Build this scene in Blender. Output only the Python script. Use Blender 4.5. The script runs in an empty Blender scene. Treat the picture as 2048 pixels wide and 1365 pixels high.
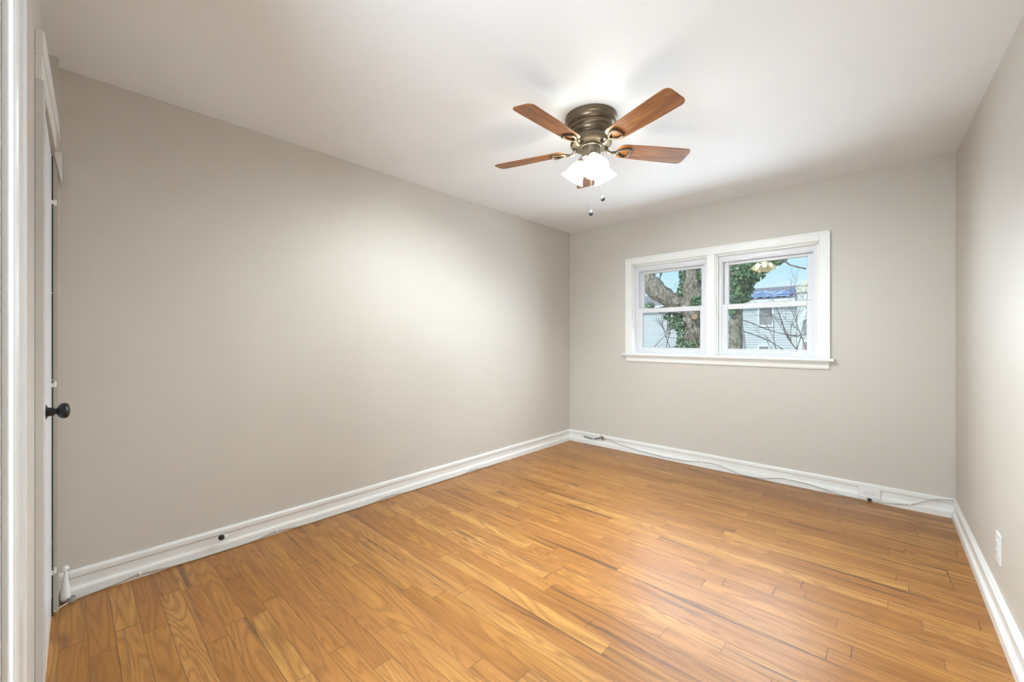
import bpy, math, random
from mathutils import Vector, Matrix, noise as mnoise

scene = bpy.context.scene
R = math.radians
PI = math.pi

# ------------------------------------------------------------------ camera
F = 818.6                      # focal length in pixels of the 2048 x 1365 frame
YAW = math.atan(0.926)         # optical axis turned left of the room's depth axis
EYE = 1.205
cam_d = bpy.data.cameras.new('camera')
cam = bpy.data.objects.new('camera', cam_d)
scene.collection.objects.link(cam)
cam.location = (0, 0, EYE)
cam.rotation_euler = (PI / 2, 0, YAW)
cam_d.sensor_width = 36
cam_d.lens = F * 36 / 2048
cam_d.shift_y = -6.5 / 2048
cam_d.clip_start = 0.01
cam_d.clip_end = 300
scene.camera = cam

# ------------------------------------------------------------------ colour management
scene.view_settings.view_transform = 'Standard'
scene.view_settings.look = 'None'
scene.view_settings.exposure = 0.41
scene.view_settings.gamma = 1.0
scene.view_settings.use_curve_mapping = False

# ------------------------------------------------------------------ node helpers
def mat(name):
    m = bpy.data.materials.new(name)
    m.use_nodes = True
    nt = m.node_tree
    nt.nodes.clear()
    out = nt.nodes.new('ShaderNodeOutputMaterial')
    return m, nt, out

def N(nt, kind, **kw):
    n = nt.nodes.new(kind)
    for k, v in kw.items():
        if k in n.inputs:
            n.inputs[k].default_value = v
        else:
            setattr(n, k, v)
    return n

def link(nt, a, b):
    nt.links.new(a, b)

def M(nt, op, a, b=None, c=None, clamp=False):
    n = nt.nodes.new('ShaderNodeMath')
    n.operation = op
    n.use_clamp = clamp
    for i, v in enumerate((a, b, c)):
        if v is None:
            continue
        if isinstance(v, (int, float)):
            n.inputs[i].default_value = v
        else:
            nt.links.new(v, n.inputs[i])
    return n.outputs[0]

def mixc(nt, fac, a, b, blend='MIX'):
    n = nt.nodes.new('ShaderNodeMix')
    n.data_type = 'RGBA'
    n.blend_type = blend
    for sock, v in ((n.inputs['Factor'], fac), (n.inputs[6], a), (n.inputs[7], b)):
        if isinstance(v, (int, float)):
            sock.default_value = v
        elif isinstance(v, tuple):
            sock.default_value = (*v, 1)
        else:
            nt.links.new(v, sock)
    return n.outputs[2]

def vec(nt, x, y, z=0.0):
    n = nt.nodes.new('ShaderNodeCombineXYZ')
    for i, v in enumerate((x, y, z)):
        if isinstance(v, (int, float)):
            n.inputs[i].default_value = v
        else:
            nt.links.new(v, n.inputs[i])
    return n.outputs[0]

def noise(nt, v, scale=1.0, detail=2.0, rough=0.5, dist=0.0):
    n = N(nt, 'ShaderNodeTexNoise', Scale=scale, Detail=detail, Roughness=rough, Distortion=dist)
    nt.links.new(v, n.inputs['Vector'])
    return n.outputs['Fac']

def ramp(nt, fac, stops):
    n = nt.nodes.new('ShaderNodeValToRGB')
    el = n.color_ramp.elements
    while len(el) < len(stops):
        el.new(0.5)
    for e, (p, c) in zip(el, stops):
        e.position = p
        e.color = (*c, 1)
    nt.links.new(fac, n.inputs[0])
    return n.outputs['Color']

def pos_xyz(nt):
    g = nt.nodes.new('ShaderNodeNewGeometry')
    s = nt.nodes.new('ShaderNodeSeparateXYZ')
    nt.links.new(g.outputs['Position'], s.inputs[0])
    return g.outputs['Position'], s.outputs[0], s.outputs[1], s.outputs[2]

def obj_xyz(nt):
    g = nt.nodes.new('ShaderNodeTexCoord')
    s = nt.nodes.new('ShaderNodeSeparateXYZ')
    nt.links.new(g.outputs['Object'], s.inputs[0])
    return g.outputs['Object'], s.outputs[0], s.outputs[1], s.outputs[2]

def bump(nt, height, strength=0.1, distance=0.01):
    b = N(nt, 'ShaderNodeBump', Strength=strength, Distance=distance)
    nt.links.new(height, b.inputs['Height'])
    return b.outputs['Normal']

def principled(nt, out, color, rough=0.5, metal=0.0, normal=None, spec=0.5, coat=0.0):
    p = nt.nodes.new('ShaderNodeBsdfPrincipled')
    for k, v in (('Base Color', color), ('Roughness', rough), ('Metallic', metal),
                 ('Specular IOR Level', spec), ('Coat Weight', coat)):
        if isinstance(v, tuple):
            p.inputs[k].default_value = (*v, 1)
        elif isinstance(v, (int, float)):
            p.inputs[k].default_value = v
        else:
            nt.links.new(v, p.inputs[k])
    if normal is not None:
        nt.links.new(normal, p.inputs['Normal'])
    nt.links.new(p.outputs[0], out.inputs[0])
    return p

def painted(name, col, rough=0.5, mottled=0.03, scale=4.0, bumps=0.04, bscale=160.0, spec=0.5):
    """brushed or rolled paint: faint mottling and a fine orange-peel bump"""
    m, nt, out = mat(name)
    P, x, y, z = pos_xyz(nt)
    n1 = noise(nt, P, scale, 4)
    dark = tuple(c * (1 - mottled) for c in col)
    lite = tuple(min(1, c * (1 + mottled)) for c in col)
    c = mixc(nt, n1, dark, lite)
    n2 = noise(nt, P, bscale, 2)
    principled(nt, out, c, rough, 0, bump(nt, n2, bumps, 0.003), spec)
    return m

# ------------------------------------------------------------------ world: pale blue winter sky with soft cloud
world = bpy.data.worlds.new('sky')
scene.world = world
world.use_nodes = True
wt = world.node_tree
wt.nodes.clear()
wo = wt.nodes.new('ShaderNodeOutputWorld')
bg = wt.nodes.new('ShaderNodeBackground')
tc = wt.nodes.new('ShaderNodeTexCoord')
sx = wt.nodes.new('ShaderNodeSeparateXYZ')
link(wt, tc.outputs['Generated'], sx.inputs[0])
up = M(wt, 'MULTIPLY', sx.outputs[2], 2.6, clamp=True)
skyc = ramp(wt, up, [(0.0, (0.78, 0.90, 0.95)), (0.35, (0.50, 0.77, 0.94)), (1.0, (0.30, 0.60, 0.92))])
cl = noise(wt, vec(wt, M(wt, 'MULTIPLY', sx.outputs[0], 3), M(wt, 'MULTIPLY', sx.outputs[1], 3), M(wt, 'MULTIPLY', sx.outputs[2], 9)), 1.6, 5, 0.55)
clf = M(wt, 'MULTIPLY', M(wt, 'SUBTRACT', cl, 0.47), 4.0, clamp=True)
link(wt, mixc(wt, clf, skyc, (0.80, 0.88, 0.94)), bg.inputs[0])
bg.inputs[1].default_value = 0.98
link(wt, bg.outputs[0], wo.inputs[0])

# ------------------------------------------------------------------ sun, window daylight and an added fill light
def light(name, kind, loc, rot, energy, color, **kw):
    d = bpy.data.lights.new(name, kind)
    d.energy = energy
    d.color = color
    for k, v in kw.items():
        setattr(d, k, v)
    o = bpy.data.objects.new(name, d)
    scene.collection.objects.link(o)
    o.location = loc
    o.rotation_euler = rot
    return o

light('sun', 'SUN', (0, -10, 20), (R(48), 0, R(-14)), 2.2, (1.0, 0.95, 0.88), angle=R(4))
for wx in (-1.620, -0.797):    # daylight entering through the two window openings
    light('window_daylight', 'AREA', (wx, 4.012, 1.51), (R(-84), 0, 0), 10, (0.76, 0.89, 1.0),
          shape='RECTANGLE', size=0.68, size_y=0.84, spread=R(140))
light('hall_fill_light', 'AREA', (-0.45, -1.00, 1.30), (R(90), 0, R(28)), 92, (0.75, 0.89, 1.0),  # unseen fill light, added behind the doorway to brighten the room
      shape='RECTANGLE', size=0.9, size_y=1.8)

# ------------------------------------------------------------------ mesh helpers
C = scene.collection
class MB:
    """collects boxes, prisms, tubes, lathes; build() links them as ONE mesh object"""
    def __init__(s):
        s.v, s.f, s.mi, s.sm = [], [], [], []
    def add(s, verts, faces, smooth=False, mi=0):
        b = len(s.v)
        s.v += [tuple(v) for v in verts]
        s.f += [tuple(b + i for i in f) for f in faces]
        s.mi += [mi] * len(faces)
        s.sm += [smooth] * len(faces)
        return s
    def box(s, x0, x1, y0, y1, z0, z1, mi=0):
        return s.hexa([(x0, y0), (x1, y0), (x1, y1), (x0, y1)], z0, z1, mi)
    def hexa(s, pts, z0, z1, mi=0):
        """upright prism over a plan polygon (counter-clockwise)"""
        n = len(pts)
        v = [(x, y, z0) for x, y in pts] + [(x, y, z1) for x, y in pts]
        f = [tuple(reversed(range(n))), tuple(range(n, 2 * n))]
        f += [(i, (i + 1) % n, n + (i + 1) % n, n + i) for i in range(n)]
        return s.add(v, f, mi=mi)
    def sweep(s, prof, a, b, na, nb=None, za=0.0, zb=0.0):
        """profile [(d, z)] swept along a line a -> b (plan); d is measured along the plan normals na, nb"""
        nb = nb or na
        n = len(prof)
        v = [(a[0] + na[0] * d, a[1] + na[1] * d, z + za) for d, z in prof]
        v += [(b[0] + nb[0] * d, b[1] + nb[1] * d, z + zb) for d, z in prof]
        f = [(i, (i + 1) % n, n + (i + 1) % n, n + i) for i in range(n)]
        f += [tuple(reversed(range(n))), tuple(range(n, 2 * n))]
        return s.add(v, f)
    def tube(s, pts, r, n=8, cap=True, mi=0, wob=0.0, seed=0):
        pts = [Vector(p) for p in pts]
        rs = r if isinstance(r, (list, tuple)) else [r] * len(pts)
        up = None
        v, f = [], []
        for i, p in enumerate(pts):
            t = (pts[min(i + 1, len(pts) - 1)] - pts[max(i - 1, 0)]).normalized()
            if up is None:
                up = t.orthogonal().normalized()
            up = (up - t * up.dot(t)).normalized()
            w = t.cross(up)
            for k in range(n):
                a = 2 * PI * k / n
                rr = rs[i]
                if wob:
                    rr *= 1 + wob * mnoise.noise(Vector((math.cos(a) * 1.7 + seed, math.sin(a) * 1.7, i * 0.55)))
                v.append(p + (up * math.cos(a) + w * math.sin(a)) * rr)
        for i in range(len(pts) - 1):
            for k in range(n):
                f.append((i * n + k, i * n + (k + 1) % n, (i + 1) * n + (k + 1) % n, (i + 1) * n + k))
        if cap:
            f.append(tuple(reversed(range(n))))
            f.append(tuple(range((len(pts) - 1) * n, len(pts) * n)))
        return s.add(v, f, True, mi)
    def lathe(s, prof, mtx=None, n=48, smooth=True, cap=True, mi=0, scallop=0.0):
        """profile [(r, z)] turned about z, then placed by mtx"""
        mtx = mtx or Matrix()
        v, f = [], []
        L = len(prof)
        for j, (r, z) in enumerate(prof):
            for k in range(n):
                a = 2 * PI * k / n
                rr = r * (1 + scallop * (j / L) ** 3 * math.cos(6 * a))
                v.append(mtx @ Vector((rr * math.cos(a), rr * math.sin(a), z)))
        for j in range(L - 1):
            for k in range(n):
                f.append((j * n + k, j * n + (k + 1) % n, (j + 1) * n + (k + 1) % n, (j + 1) * n + k))
        if cap:
            if prof[0][0] > 1e-5:
                f.append(tuple(reversed(range(n))))
            if prof[-1][0] > 1e-5:
                f.append(tuple(range((L - 1) * n, L * n)))
        return s.add(v, f, smooth, mi)
    def ball(s, c, r, n=16, sz=1.0, mi=0):
        k = max(6, n // 2)
        prof = [(max(1e-6, r * math.sin(PI * i / k)), -r * sz * math.cos(PI * i / k)) for i in range(k + 1)]
        return s.lathe(prof, Matrix.Translation(Vector(c)), n, cap=False, mi=mi)
    def build(s, name, m, parent=None, bevel=0.0, seg=2, loc=None, sharp=35):
        me = bpy.data.meshes.new(name)
        o = bpy.data.objects.new(name, me)
        base = Vector(loc) if loc else Vector((0, 0, 0))
        me.from_pydata([tuple(Vector(v) - base) for v in s.v], [], s.f)
        ms = m if isinstance(m, (list, tuple)) else [m]
        for q in ms:
            me.materials.append(q)
        for p, mi, sm in zip(me.polygons, s.mi, s.sm):
            p.material_index = mi
            p.use_smooth = sm
        me.validate()
        me.update()
        if any(s.sm):
            try:
                me.set_sharp_from_angle(angle=R(sharp))
            except Exception:
                pass
        C.objects.link(o)
        o.location = base
        if parent:
            o.parent = parent
            o.matrix_parent_inverse = parent.matrix_basis.inverted()
        if bevel:
            b = o.modifiers.new('bevel', 'BEVEL')
            b.width = bevel
            b.segments = seg
            b.limit_method = 'ANGLE'
            b.angle_limit = R(40)
        return o

def tag(o, label=None, cat=None, group=None, kind=None):
    for k, v in (('label', label), ('category', cat), ('group', group), ('kind', kind)):
        if v:
            o[k] = v
    return o

def struct(o, label=None, cat=None):
    return tag(o, label, cat, None, 'structure')

def empty(name, loc):
    o = bpy.data.objects.new(name, None)
    o.empty_display_size = 0.05
    C.objects.link(o)
    o.location = loc
    return o

def at(px, py, y):
    """room point seen at a photo pixel on the upright plane at room depth y"""
    u = (px - 1024) / F
    r = 0.7337 * u - 0.6794
    a = 0.6794 * u + 0.7337
    d = y / a
    return Vector((r * d, y, EYE + (676 - py) / F * d))

# ------------------------------------------------------------------ materials
wall_m = painted('wall_paint_beige', (0.575, 0.534, 0.478), 0.50, 0.025, 2.2, 0.06, 140, 0.4)
ceil_m = painted('ceiling_paint_white', (0.835, 0.855, 0.87), 0.7, 0.02, 1.5, 0.05, 120, 0.3)
trim_m = painted('trim_paint_white', (0.79, 0.785, 0.755), 0.35, 0.02, 9, 0.05, 70)
casing_m = painted('casing_gloss_white', (0.64, 0.635, 0.62), 0.24, 0.03, 7, 0.02, 40)
door_m = painted('door_paint_white', (0.80, 0.81, 0.84), 0.35, 0.02, 7, 0.05, 60)
vinyl_m = painted('window_vinyl_white', (0.68, 0.68, 0.69), 0.35, 0.01, 9, 0.01, 60)
plastic_m = painted('outlet_plastic_white', (0.80, 0.79, 0.77), 0.3, 0.01, 30, 0.01, 200)
cable_m = painted('cable_white', (0.50, 0.455, 0.39), 0.45, 0.06, 20, 0.02, 200)
black_m = painted('black_rubber', (0.016, 0.017, 0.016), 0.45, 0.15, 30, 0.05, 200)
knob_m = painted('black_metal', (0.012, 0.012, 0.014), 0.32, 0.1, 30, 0.02, 200)
slot_m = painted('slot_dark', (0.02, 0.02, 0.02), 0.6, 0.1, 30, 0.02, 200)

def gap_material():
    m, nt, out = mat('chipped_paint_edge')
    P, x, y, z = pos_xyz(nt)
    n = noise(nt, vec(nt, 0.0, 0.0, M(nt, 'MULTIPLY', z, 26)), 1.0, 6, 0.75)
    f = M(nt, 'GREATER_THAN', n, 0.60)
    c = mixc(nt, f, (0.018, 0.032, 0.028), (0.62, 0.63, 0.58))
    principled(nt, out, c, 0.6)
    return m
gap_m = gap_material()

def floor_material():
    m, nt, out = mat('oak_strip_floor')
    P, x, y, z = pos_xyz(nt)
    W = 0.078
    v = M(nt, 'DIVIDE', M(nt, 'ADD', y, 0.031), W)
    row = M(nt, 'FLOOR', v)
    fv = M(nt, 'SUBTRACT', v, row)
    wn = N(nt, 'ShaderNodeTexWhiteNoise', noise_dimensions='1D')
    link(nt, row, wn.inputs['W'])
    wn2 = N(nt, 'ShaderNodeTexWhiteNoise', noise_dimensions='1D')
    link(nt, M(nt, 'ADD', row, 371.7), wn2.inputs['W'])
    L = M(nt, 'MULTIPLY_ADD', wn2.outputs['Value'], 0.70, 0.42)
    u = M(nt, 'DIVIDE', M(nt, 'MULTIPLY_ADD', wn.outputs['Value'], 13.0, x), L)
    # irregular lengths: warp the run of each row
    u = M(nt, 'ADD', u, M(nt, 'MULTIPLY', M(nt, 'SINE', M(nt, 'MULTIPLY_ADD', row, 2.1, M(nt, 'MULTIPLY', u, 1.9))), 0.27))
    idx = M(nt, 'FLOOR', u)
    fu = M(nt, 'SUBTRACT', u, idx)
    pid = N(nt, 'ShaderNodeTexWhiteNoise', noise_dimensions='3D')
    link(nt, vec(nt, row, idx, 3.0), pid.inputs['Vector'])
    rnd = pid.outputs['Value']
    sep = nt.nodes.new('ShaderNodeSeparateColor')
    link(nt, pid.outputs['Color'], sep.inputs[0])
    r2, r3 = sep.outputs[1], sep.outputs[2]
    # seams
    dv = M(nt, 'MULTIPLY', M(nt, 'MINIMUM', fv, M(nt, 'SUBTRACT', 1.0, fv)), W)
    du = M(nt, 'MULTIPLY', M(nt, 'MINIMUM', fu, M(nt, 'SUBTRACT', 1.0, fu)), L)
    edge = M(nt, 'MINIMUM', M(nt, 'MULTIPLY', dv, 1.25), M(nt, 'MULTIPLY', du, 0.9))
    seam = M(nt, 'SUBTRACT', 1.0, M(nt, 'DIVIDE', edge, 0.0025, clamp=True))
    open_ = M(nt, 'MULTIPLY_ADD', noise(nt, vec(nt, M(nt, 'MULTIPLY', x, 2.3), row), 1.0, 3), 1.6, -0.1, clamp=True)
    seam = M(nt, 'MULTIPLY', seam, open_)
    # board colour
    base = ramp(nt, rnd, [(0.0, (0.33, 0.138, 0.027)), (0.3, (0.405, 0.180, 0.038)), (0.7, (0.455, 0.213, 0.047)), (1.0, (0.53, 0.275, 0.073))])
    base = mixc(nt, M(nt, 'MULTIPLY', r2, 0.35), base, (0.45, 0.19, 0.07))
    ox = M(nt, 'MULTIPLY_ADD', rnd, 61.0, x)
    oy = M(nt, 'MULTIPLY_ADD', r3, 17.0, y)
    # cathedral grain: level lines of a stretched field
    field = noise(nt, vec(nt, M(nt, 'MULTIPLY', ox, 0.9), M(nt, 'MULTIPLY', oy, 8.5)), 1.0, 2.0, 0.45, 0.3)
    ringp = M(nt, 'MULTIPLY', field, M(nt, 'MULTIPLY_ADD', r2, 60.0, 60.0))
    rings = M(nt, 'MULTIPLY_ADD', M(nt, 'SINE', ringp), 0.5, 0.5)
    rings = M(nt, 'POWER', rings, 2.2)
    pores = noise(nt, vec(nt, M(nt, 'MULTIPLY', ox, 7.0), M(nt, 'MULTIPLY', oy, 260.0)), 1.0, 3, 0.6)
    streak = noise(nt, vec(nt, M(nt, 'MULTIPLY', ox, 1.6), M(nt, 'MULTIPLY', oy, 26.0)), 1.0, 4, 0.6)
    porem = M(nt, 'MULTIPLY_ADD', M(nt, 'SUBTRACT', pores, 0.5), 2.6, 0.5, clamp=True)
    grain = M(nt, 'MULTIPLY', rings, M(nt, 'MULTIPLY_ADD', porem, 0.65, 0.35))
    col = mixc(nt, M(nt, 'MULTIPLY', grain, 0.75), base, (0.21, 0.080, 0.018))
    col = mixc(nt, M(nt, 'MULTIPLY', M(nt, 'SUBTRACT', streak, 0.40, clamp=True), 1.7, clamp=True), col, (0.22, 0.082, 0.02))
    fine = noise(nt, vec(nt, M(nt, 'MULTIPLY', ox, 16.0), M(nt, 'MULTIPLY', oy, 420.0), 2.0), 1.0, 2, 0.5)
    finef = M(nt, 'MULTIPLY', M(nt, 'SUBTRACT', fine, 0.52, clamp=True), 4.0, clamp=True)
    col = mixc(nt, M(nt, 'MULTIPLY', finef, 0.45), col, (0.19, 0.075, 0.02))
    # mineral streaks and old stains
    mins = noise(nt, vec(nt, M(nt, 'MULTIPLY', ox, 1.1), M(nt, 'MULTIPLY', oy, 21.0), 4.0), 1.0, 3, 0.55)
    minf = M(nt, 'MULTIPLY', M(nt, 'SUBTRACT', mins, 0.575, clamp=True), 9.0, clamp=True)
    minf = M(nt, 'MULTIPLY', minf, M(nt, 'GREATER_THAN', r3, 0.35))
    col = mixc(nt, M(nt, 'MULTIPLY', minf, 0.72), col, (0.085, 0.04, 0.022))
    blot = noise(nt, P, 1.7, 4, 0.6)
    col = mixc(nt, M(nt, 'MULTIPLY', M(nt, 'SUBTRACT', blot, 0.55, clamp=True), 1.6, clamp=True), col, (0.33, 0.13, 0.04))
    col = mixc(nt, M(nt, 'MULTIPLY', seam, 0.92), col, (0.035, 0.02, 0.012))
    rough = M(nt, 'MULTIPLY_ADD', noise(nt, P, 3.0, 4), 0.14, 0.27)
    rough = M(nt, 'ADD', rough, M(nt, 'MULTIPLY', porem, 0.05))
    tilt = M(nt, 'MULTIPLY', M(nt, 'SUBTRACT', rnd, 0.5), 0.0)
    h = M(nt, 'SUBTRACT', M(nt, 'MULTIPLY', grain, -0.12), seam)
    nrm = bump(nt, h, 0.25, 0.0015)
    principled(nt, out, col, rough, 0, nrm, 0.42)
    return m
floor_m = floor_material()

def wood_blade_material():
    m, nt, out = mat('cherry_blade_wood')
    P, x, y, z = obj_xyz(nt)
    g = noise(nt, vec(nt, M(nt, 'MULTIPLY', x, 4), M(nt, 'MULTIPLY', y, 38), z), 1.0, 5, 0.6, 0.4)
    c = ramp(nt, g, [(0.25, (0.085, 0.028, 0.009)), (0.5, (0.25, 0.092, 0.022)), (0.8, (0.42, 0.185, 0.048))])
    principled(nt, out, c, 0.38)
    return m
blade_m = wood_blade_material()

def metal_material(name, col, rough):
    m, nt, out = mat(name)
    P, x, y, z = obj_xyz(nt)
    n = noise(nt, P, 40, 3)
    c = mixc(nt, n, tuple(q * 0.85 for q in col), tuple(q * 1.15 for q in col))
    principled(nt, out, c, rough, 0.85)
    return m
bronze_m = metal_material('brushed_bronze', (0.15, 0.118, 0.08), 0.36)
pewter_m = metal_material('antique_pewter', (0.30, 0.26, 0.20), 0.34)
steel_m = metal_material('dull_steel', (0.45, 0.44, 0.42), 0.4)

def shade_material():
    m, nt, out = mat('frosted_glass_lit')
    P, x, y, z = obj_xyz(nt)
    n = noise(nt, P, 30, 3)
    tr = nt.nodes.new('ShaderNodeBsdfTransparent')
    tl = N(nt, 'ShaderNodeBsdfTranslucent')
    link(nt, mixc(nt, n, (0.40, 0.37, 0.32), (0.46, 0.43, 0.38)), tl.inputs['Color'])
    mx = N(nt, 'ShaderNodeMixShader')
    mx.inputs[0].default_value = 0.885
    link(nt, tr.outputs[0], mx.inputs[1])
    link(nt, tl.outputs[0], mx.inputs[2])
    em = N(nt, 'ShaderNodeEmission', Strength=1.3)
    em.inputs['Color'].default_value = (1.0, 0.82, 0.50, 1)
    ad = nt.nodes.new('ShaderNodeAddShader')
    link(nt, mx.outputs[0], ad.inputs[0])
    link(nt, em.outputs[0], ad.inputs[1])
    link(nt, ad.outputs[0], out.inputs[0])
    return m
shade_m = shade_material()

BULB = 3900.0
def bulb_material():
    m, nt, out = mat('lit_bulb')
    em = N(nt, 'ShaderNodeEmission', Strength=BULB)
    em.inputs[0].default_value = (0.87, 0.965, 1.0, 1)
    link(nt, em.outputs[0], out.inputs[0])
    return m
bulb_m = bulb_material()

def glass_material():
    m, nt, out = mat('window_glass')
    fr = N(nt, 'ShaderNodeFresnel', IOR=1.5)
    tr = nt.nodes.new('ShaderNodeBsdfTransparent')
    tr.inputs[0].default_value = (0.96, 0.985, 0.99, 1)
    gl = N(nt, 'ShaderNodeBsdfGlossy', Roughness=0.0)
    f = M(nt, 'MULTIPLY', fr.outputs[0], 2.2, clamp=True)
    mx = nt.nodes.new('ShaderNodeMixShader')
    link(nt, f, mx.inputs[0])
    link(nt, tr.outputs[0], mx.inputs[1])
    link(nt, gl.outputs[0], mx.inputs[2])
    link(nt, mx.outputs[0], out.inputs[0])
    return m
glass_m = glass_material()

def bark_material(name, dark, lite, sc=1.0):
    m, nt, out = mat(name)
    P, x, y, z = pos_xyz(nt)
    n = noise(nt, vec(nt, M(nt, 'MULTIPLY', x, 26 * sc), M(nt, 'MULTIPLY', y, 26 * sc), M(nt, 'MULTIPLY', z, 9 * sc)), 1.0, 5, 0.65, 0.6)
    c = ramp(nt, n, [(0.36, dark), (0.62, lite)])
    principled(nt, out, c, 0.9, 0, bump(nt, n, 0.9, 0.03), 0.2)
    return m
bark_m = bark_material('rough_grey_bark', (0.085, 0.065, 0.05), (0.50, 0.44, 0.36))
bark_green_m = bark_material('mossy_bark', (0.10, 0.085, 0.055), (0.47, 0.44, 0.33), 1.3)
twig_m = bark_material('twig_bark', (0.10, 0.085, 0.085), (0.30, 0.26, 0.25))
cut_m = painted('cut_wood', (0.50, 0.30, 0.17), 0.8, 0.15, 60)

def leaf_material():
    m, nt, out = mat('ivy_leaves')
    g = nt.nodes.new('ShaderNodeNewGeometry')
    c = ramp(nt, g.outputs['Random Per Island'], [(0.0, (0.030, 0.075, 0.040)), (0.55, (0.075, 0.17, 0.075)), (0.85, (0.16, 0.29, 0.12)), (1.0, (0.34, 0.42, 0.24))])
    principled(nt, out, c, 0.4)
    return m
leaf_m = leaf_material()

def siding_material(name, col, step):
    m, nt, out = mat(name)
    P, x, y, z = pos_xyz(nt)
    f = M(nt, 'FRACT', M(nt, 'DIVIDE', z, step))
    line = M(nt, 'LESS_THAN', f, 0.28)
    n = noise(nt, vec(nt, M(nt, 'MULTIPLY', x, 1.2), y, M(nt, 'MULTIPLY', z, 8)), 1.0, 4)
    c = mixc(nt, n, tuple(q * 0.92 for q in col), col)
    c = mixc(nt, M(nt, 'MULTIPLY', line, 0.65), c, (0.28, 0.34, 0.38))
    principled(nt, out, c, 0.6, 0, bump(nt, f, 0.5, 0.03))
    return m
siding_m = siding_material('white_lap_siding', (0.78, 0.83, 0.85), 0.15)
stucco_m = painted('white_stucco', (0.83, 0.85, 0.84), 0.8, 0.06, 0.8)
cream_m = painted('cream_masonry', (0.80, 0.78, 0.66), 0.85, 0.12, 3)
roof_m = painted('grey_shingle', (0.27, 0.25, 0.27), 0.9, 0.3, 6)
pane_far_m = painted('dull_window_pane', (0.33, 0.34, 0.36), 0.3, 0.12, 1.5)
brick_m = painted('pale_brick', (0.56, 0.44, 0.40), 0.9, 0.15, 5)
ground_m = painted('winter_ground', (0.20, 0.19, 0.13), 0.95, 0.3, 2)

def tarp_material():
    m, nt, out = mat('blue_tarp')
    P, x, y, z = pos_xyz(nt)
    n = noise(nt, vec(nt, M(nt, 'MULTIPLY', x, 1.1), M(nt, 'MULTIPLY', y, 1.1), M(nt, 'MULTIPLY', z, 3)), 1.0, 4, 0.6, 1.4)
    c = ramp(nt, n, [(0.38, (0.07, 0.12, 0.30)), (0.50, (0.20, 0.29, 0.50)), (0.58, (0.58, 0.64, 0.74))])
    principled(nt, out, c, 0.4, 0, bump(nt, n, 0.8, 0.1))
    return m
tarp_m = tarp_material()

# ================================================================== THE ROOM
XL, YB, H = -2.787, 4.015, 2.44          # left wall, back wall, ceiling
YF = -0.076                              # front wall face
def xr(y, z=0.0):                        # right wall: slightly out of square and out of plumb
    k = 0.0165 + (0.036 - 0.0165) * (z / H)
    return 0.317 + k * (4.02 - y)

fl = MB().box(XL - 0.2, 0.75, -1.6, YB + 0.2, -0.25, 0.0).build('floor', floor_m)
struct(fl)
ce = MB().box(XL - 0.25, 0.8, -1.7, YB + 0.25, H, H + 0.25).build('ceiling', ceil_m)
struct(ce)
struct(MB().box(XL - 0.2, XL, YF - 0.2, YB + 0.2, 0, H).build('wall_left', wall_m))

OX0, OX1, OX2, OX3 = -1.998, -1.241, -1.183, -0.411       # the two openings
OZ0, OZ1 = 1.040, 1.973
wb = MB()
wb.box(XL, OX0, YB, YB + 0.2, 0, H)
wb.box(OX3, 0.6, YB, YB + 0.2, 0, H)
wb.box(OX0, OX3, YB, YB + 0.2, 0, OZ0 - 0.02)
wb.box(OX0, OX3, YB, YB + 0.2, OZ1, H)
wb.box(OX1, OX2, YB, YB + 0.2, OZ0 - 0.02, OZ1)
struct(wb.build('wall_back', wall_m))

# right wall as a warped slab
rw = MB()
ny = 12
vs, fs = [], []
ys = [YF - 0.25 + (YB + 0.1 - YF + 0.25) * i / ny for i in range(ny + 1)]
for y in ys:
    vs += [(xr(y, 0), y, 0), (xr(y, H), y, H), (0.75, y, H), (0.75, y, 0)]
for i in range(ny):
    for k in range(4):
        a, b = i * 4 + k, i * 4 + (k + 1) % 4
        fs.append((a, b, b + 4, a + 4))
fs += [(3, 2, 1, 0), tuple(ny * 4 + k for k in range(4))]
rw.add(vs, fs)
struct(rw.build('wall_right', wall_m))

# front wall: closet opening, plaster return in the corner, entry doorway
CX0, CX1 = -2.690, -2.070                # closet door opening
EX0, EX1 = -1.030, -0.220                # entry doorway
fw = MB()
fw.box(XL - 0.2, CX0, -0.28, -0.034, 0, H)
fw.box(CX0, CX1, -0.28, YF, 2.03, H)
fw.box(CX1, EX0, -0.28, YF, 0, H)
fw.box(EX0, EX1, -0.28, YF, 2.06, H)
fw.box(EX1, 0.75, -0.28, YF, 0, H)
fw.box(CX0, CX1, -0.34, -0.20, 0, 2.03)
struct(fw.build('wall_front', wall_m))
# the hall behind the entry doorway
hw = MB()
hw.box(-2.1, -2.0, -1.6, -0.28, 0, H).box(0.2, 0.3, -1.6, -0.28, 0, H).box(-2.1, 0.3, -1.7, -1.6, 0, H)
struct(hw.build('wall_hall', wall_m))

# ------------------------------------------------------------------ baseboards
PROF = [(0, 0), (0.020, 0), (0.020, 0.036), (0.0175, 0.043), (0.010, 0.050), (0.0085, 0.058), (0.0085, 0.088),
        (0.014, 0.095), (0.0155, 0.104), (0.0155, 0.117), (0.010, 0.126), (0, 0.127)]
b = MB().sweep(PROF, (XL, -0.034), (XL, YB), (1, 0)).build('baseboard_left', trim_m)
struct(b)
b = MB().sweep(PROF, (XL, YB), (0.318, YB), (0, -1)).build('baseboard_back', trim_m)
struct(b)
b = MB()
prof_r = [(-d, z) for d, z in PROF]
n = len(PROF)
vs, fs = [], []
for (y, sc) in ((YB, 1.0), (YF, 1.75)):
    vs += [(xr(y, z) - d * sc, y, z) for d, z in PROF]
fs = [(i, (i + 1) % n, n + (i + 1) % n, n + i) for i in range(n)] + [tuple(range(n)), tuple(range(n, 2 * n))]
b.add(vs, fs)
struct(b.build('baseboard_right', trim_m))

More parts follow.
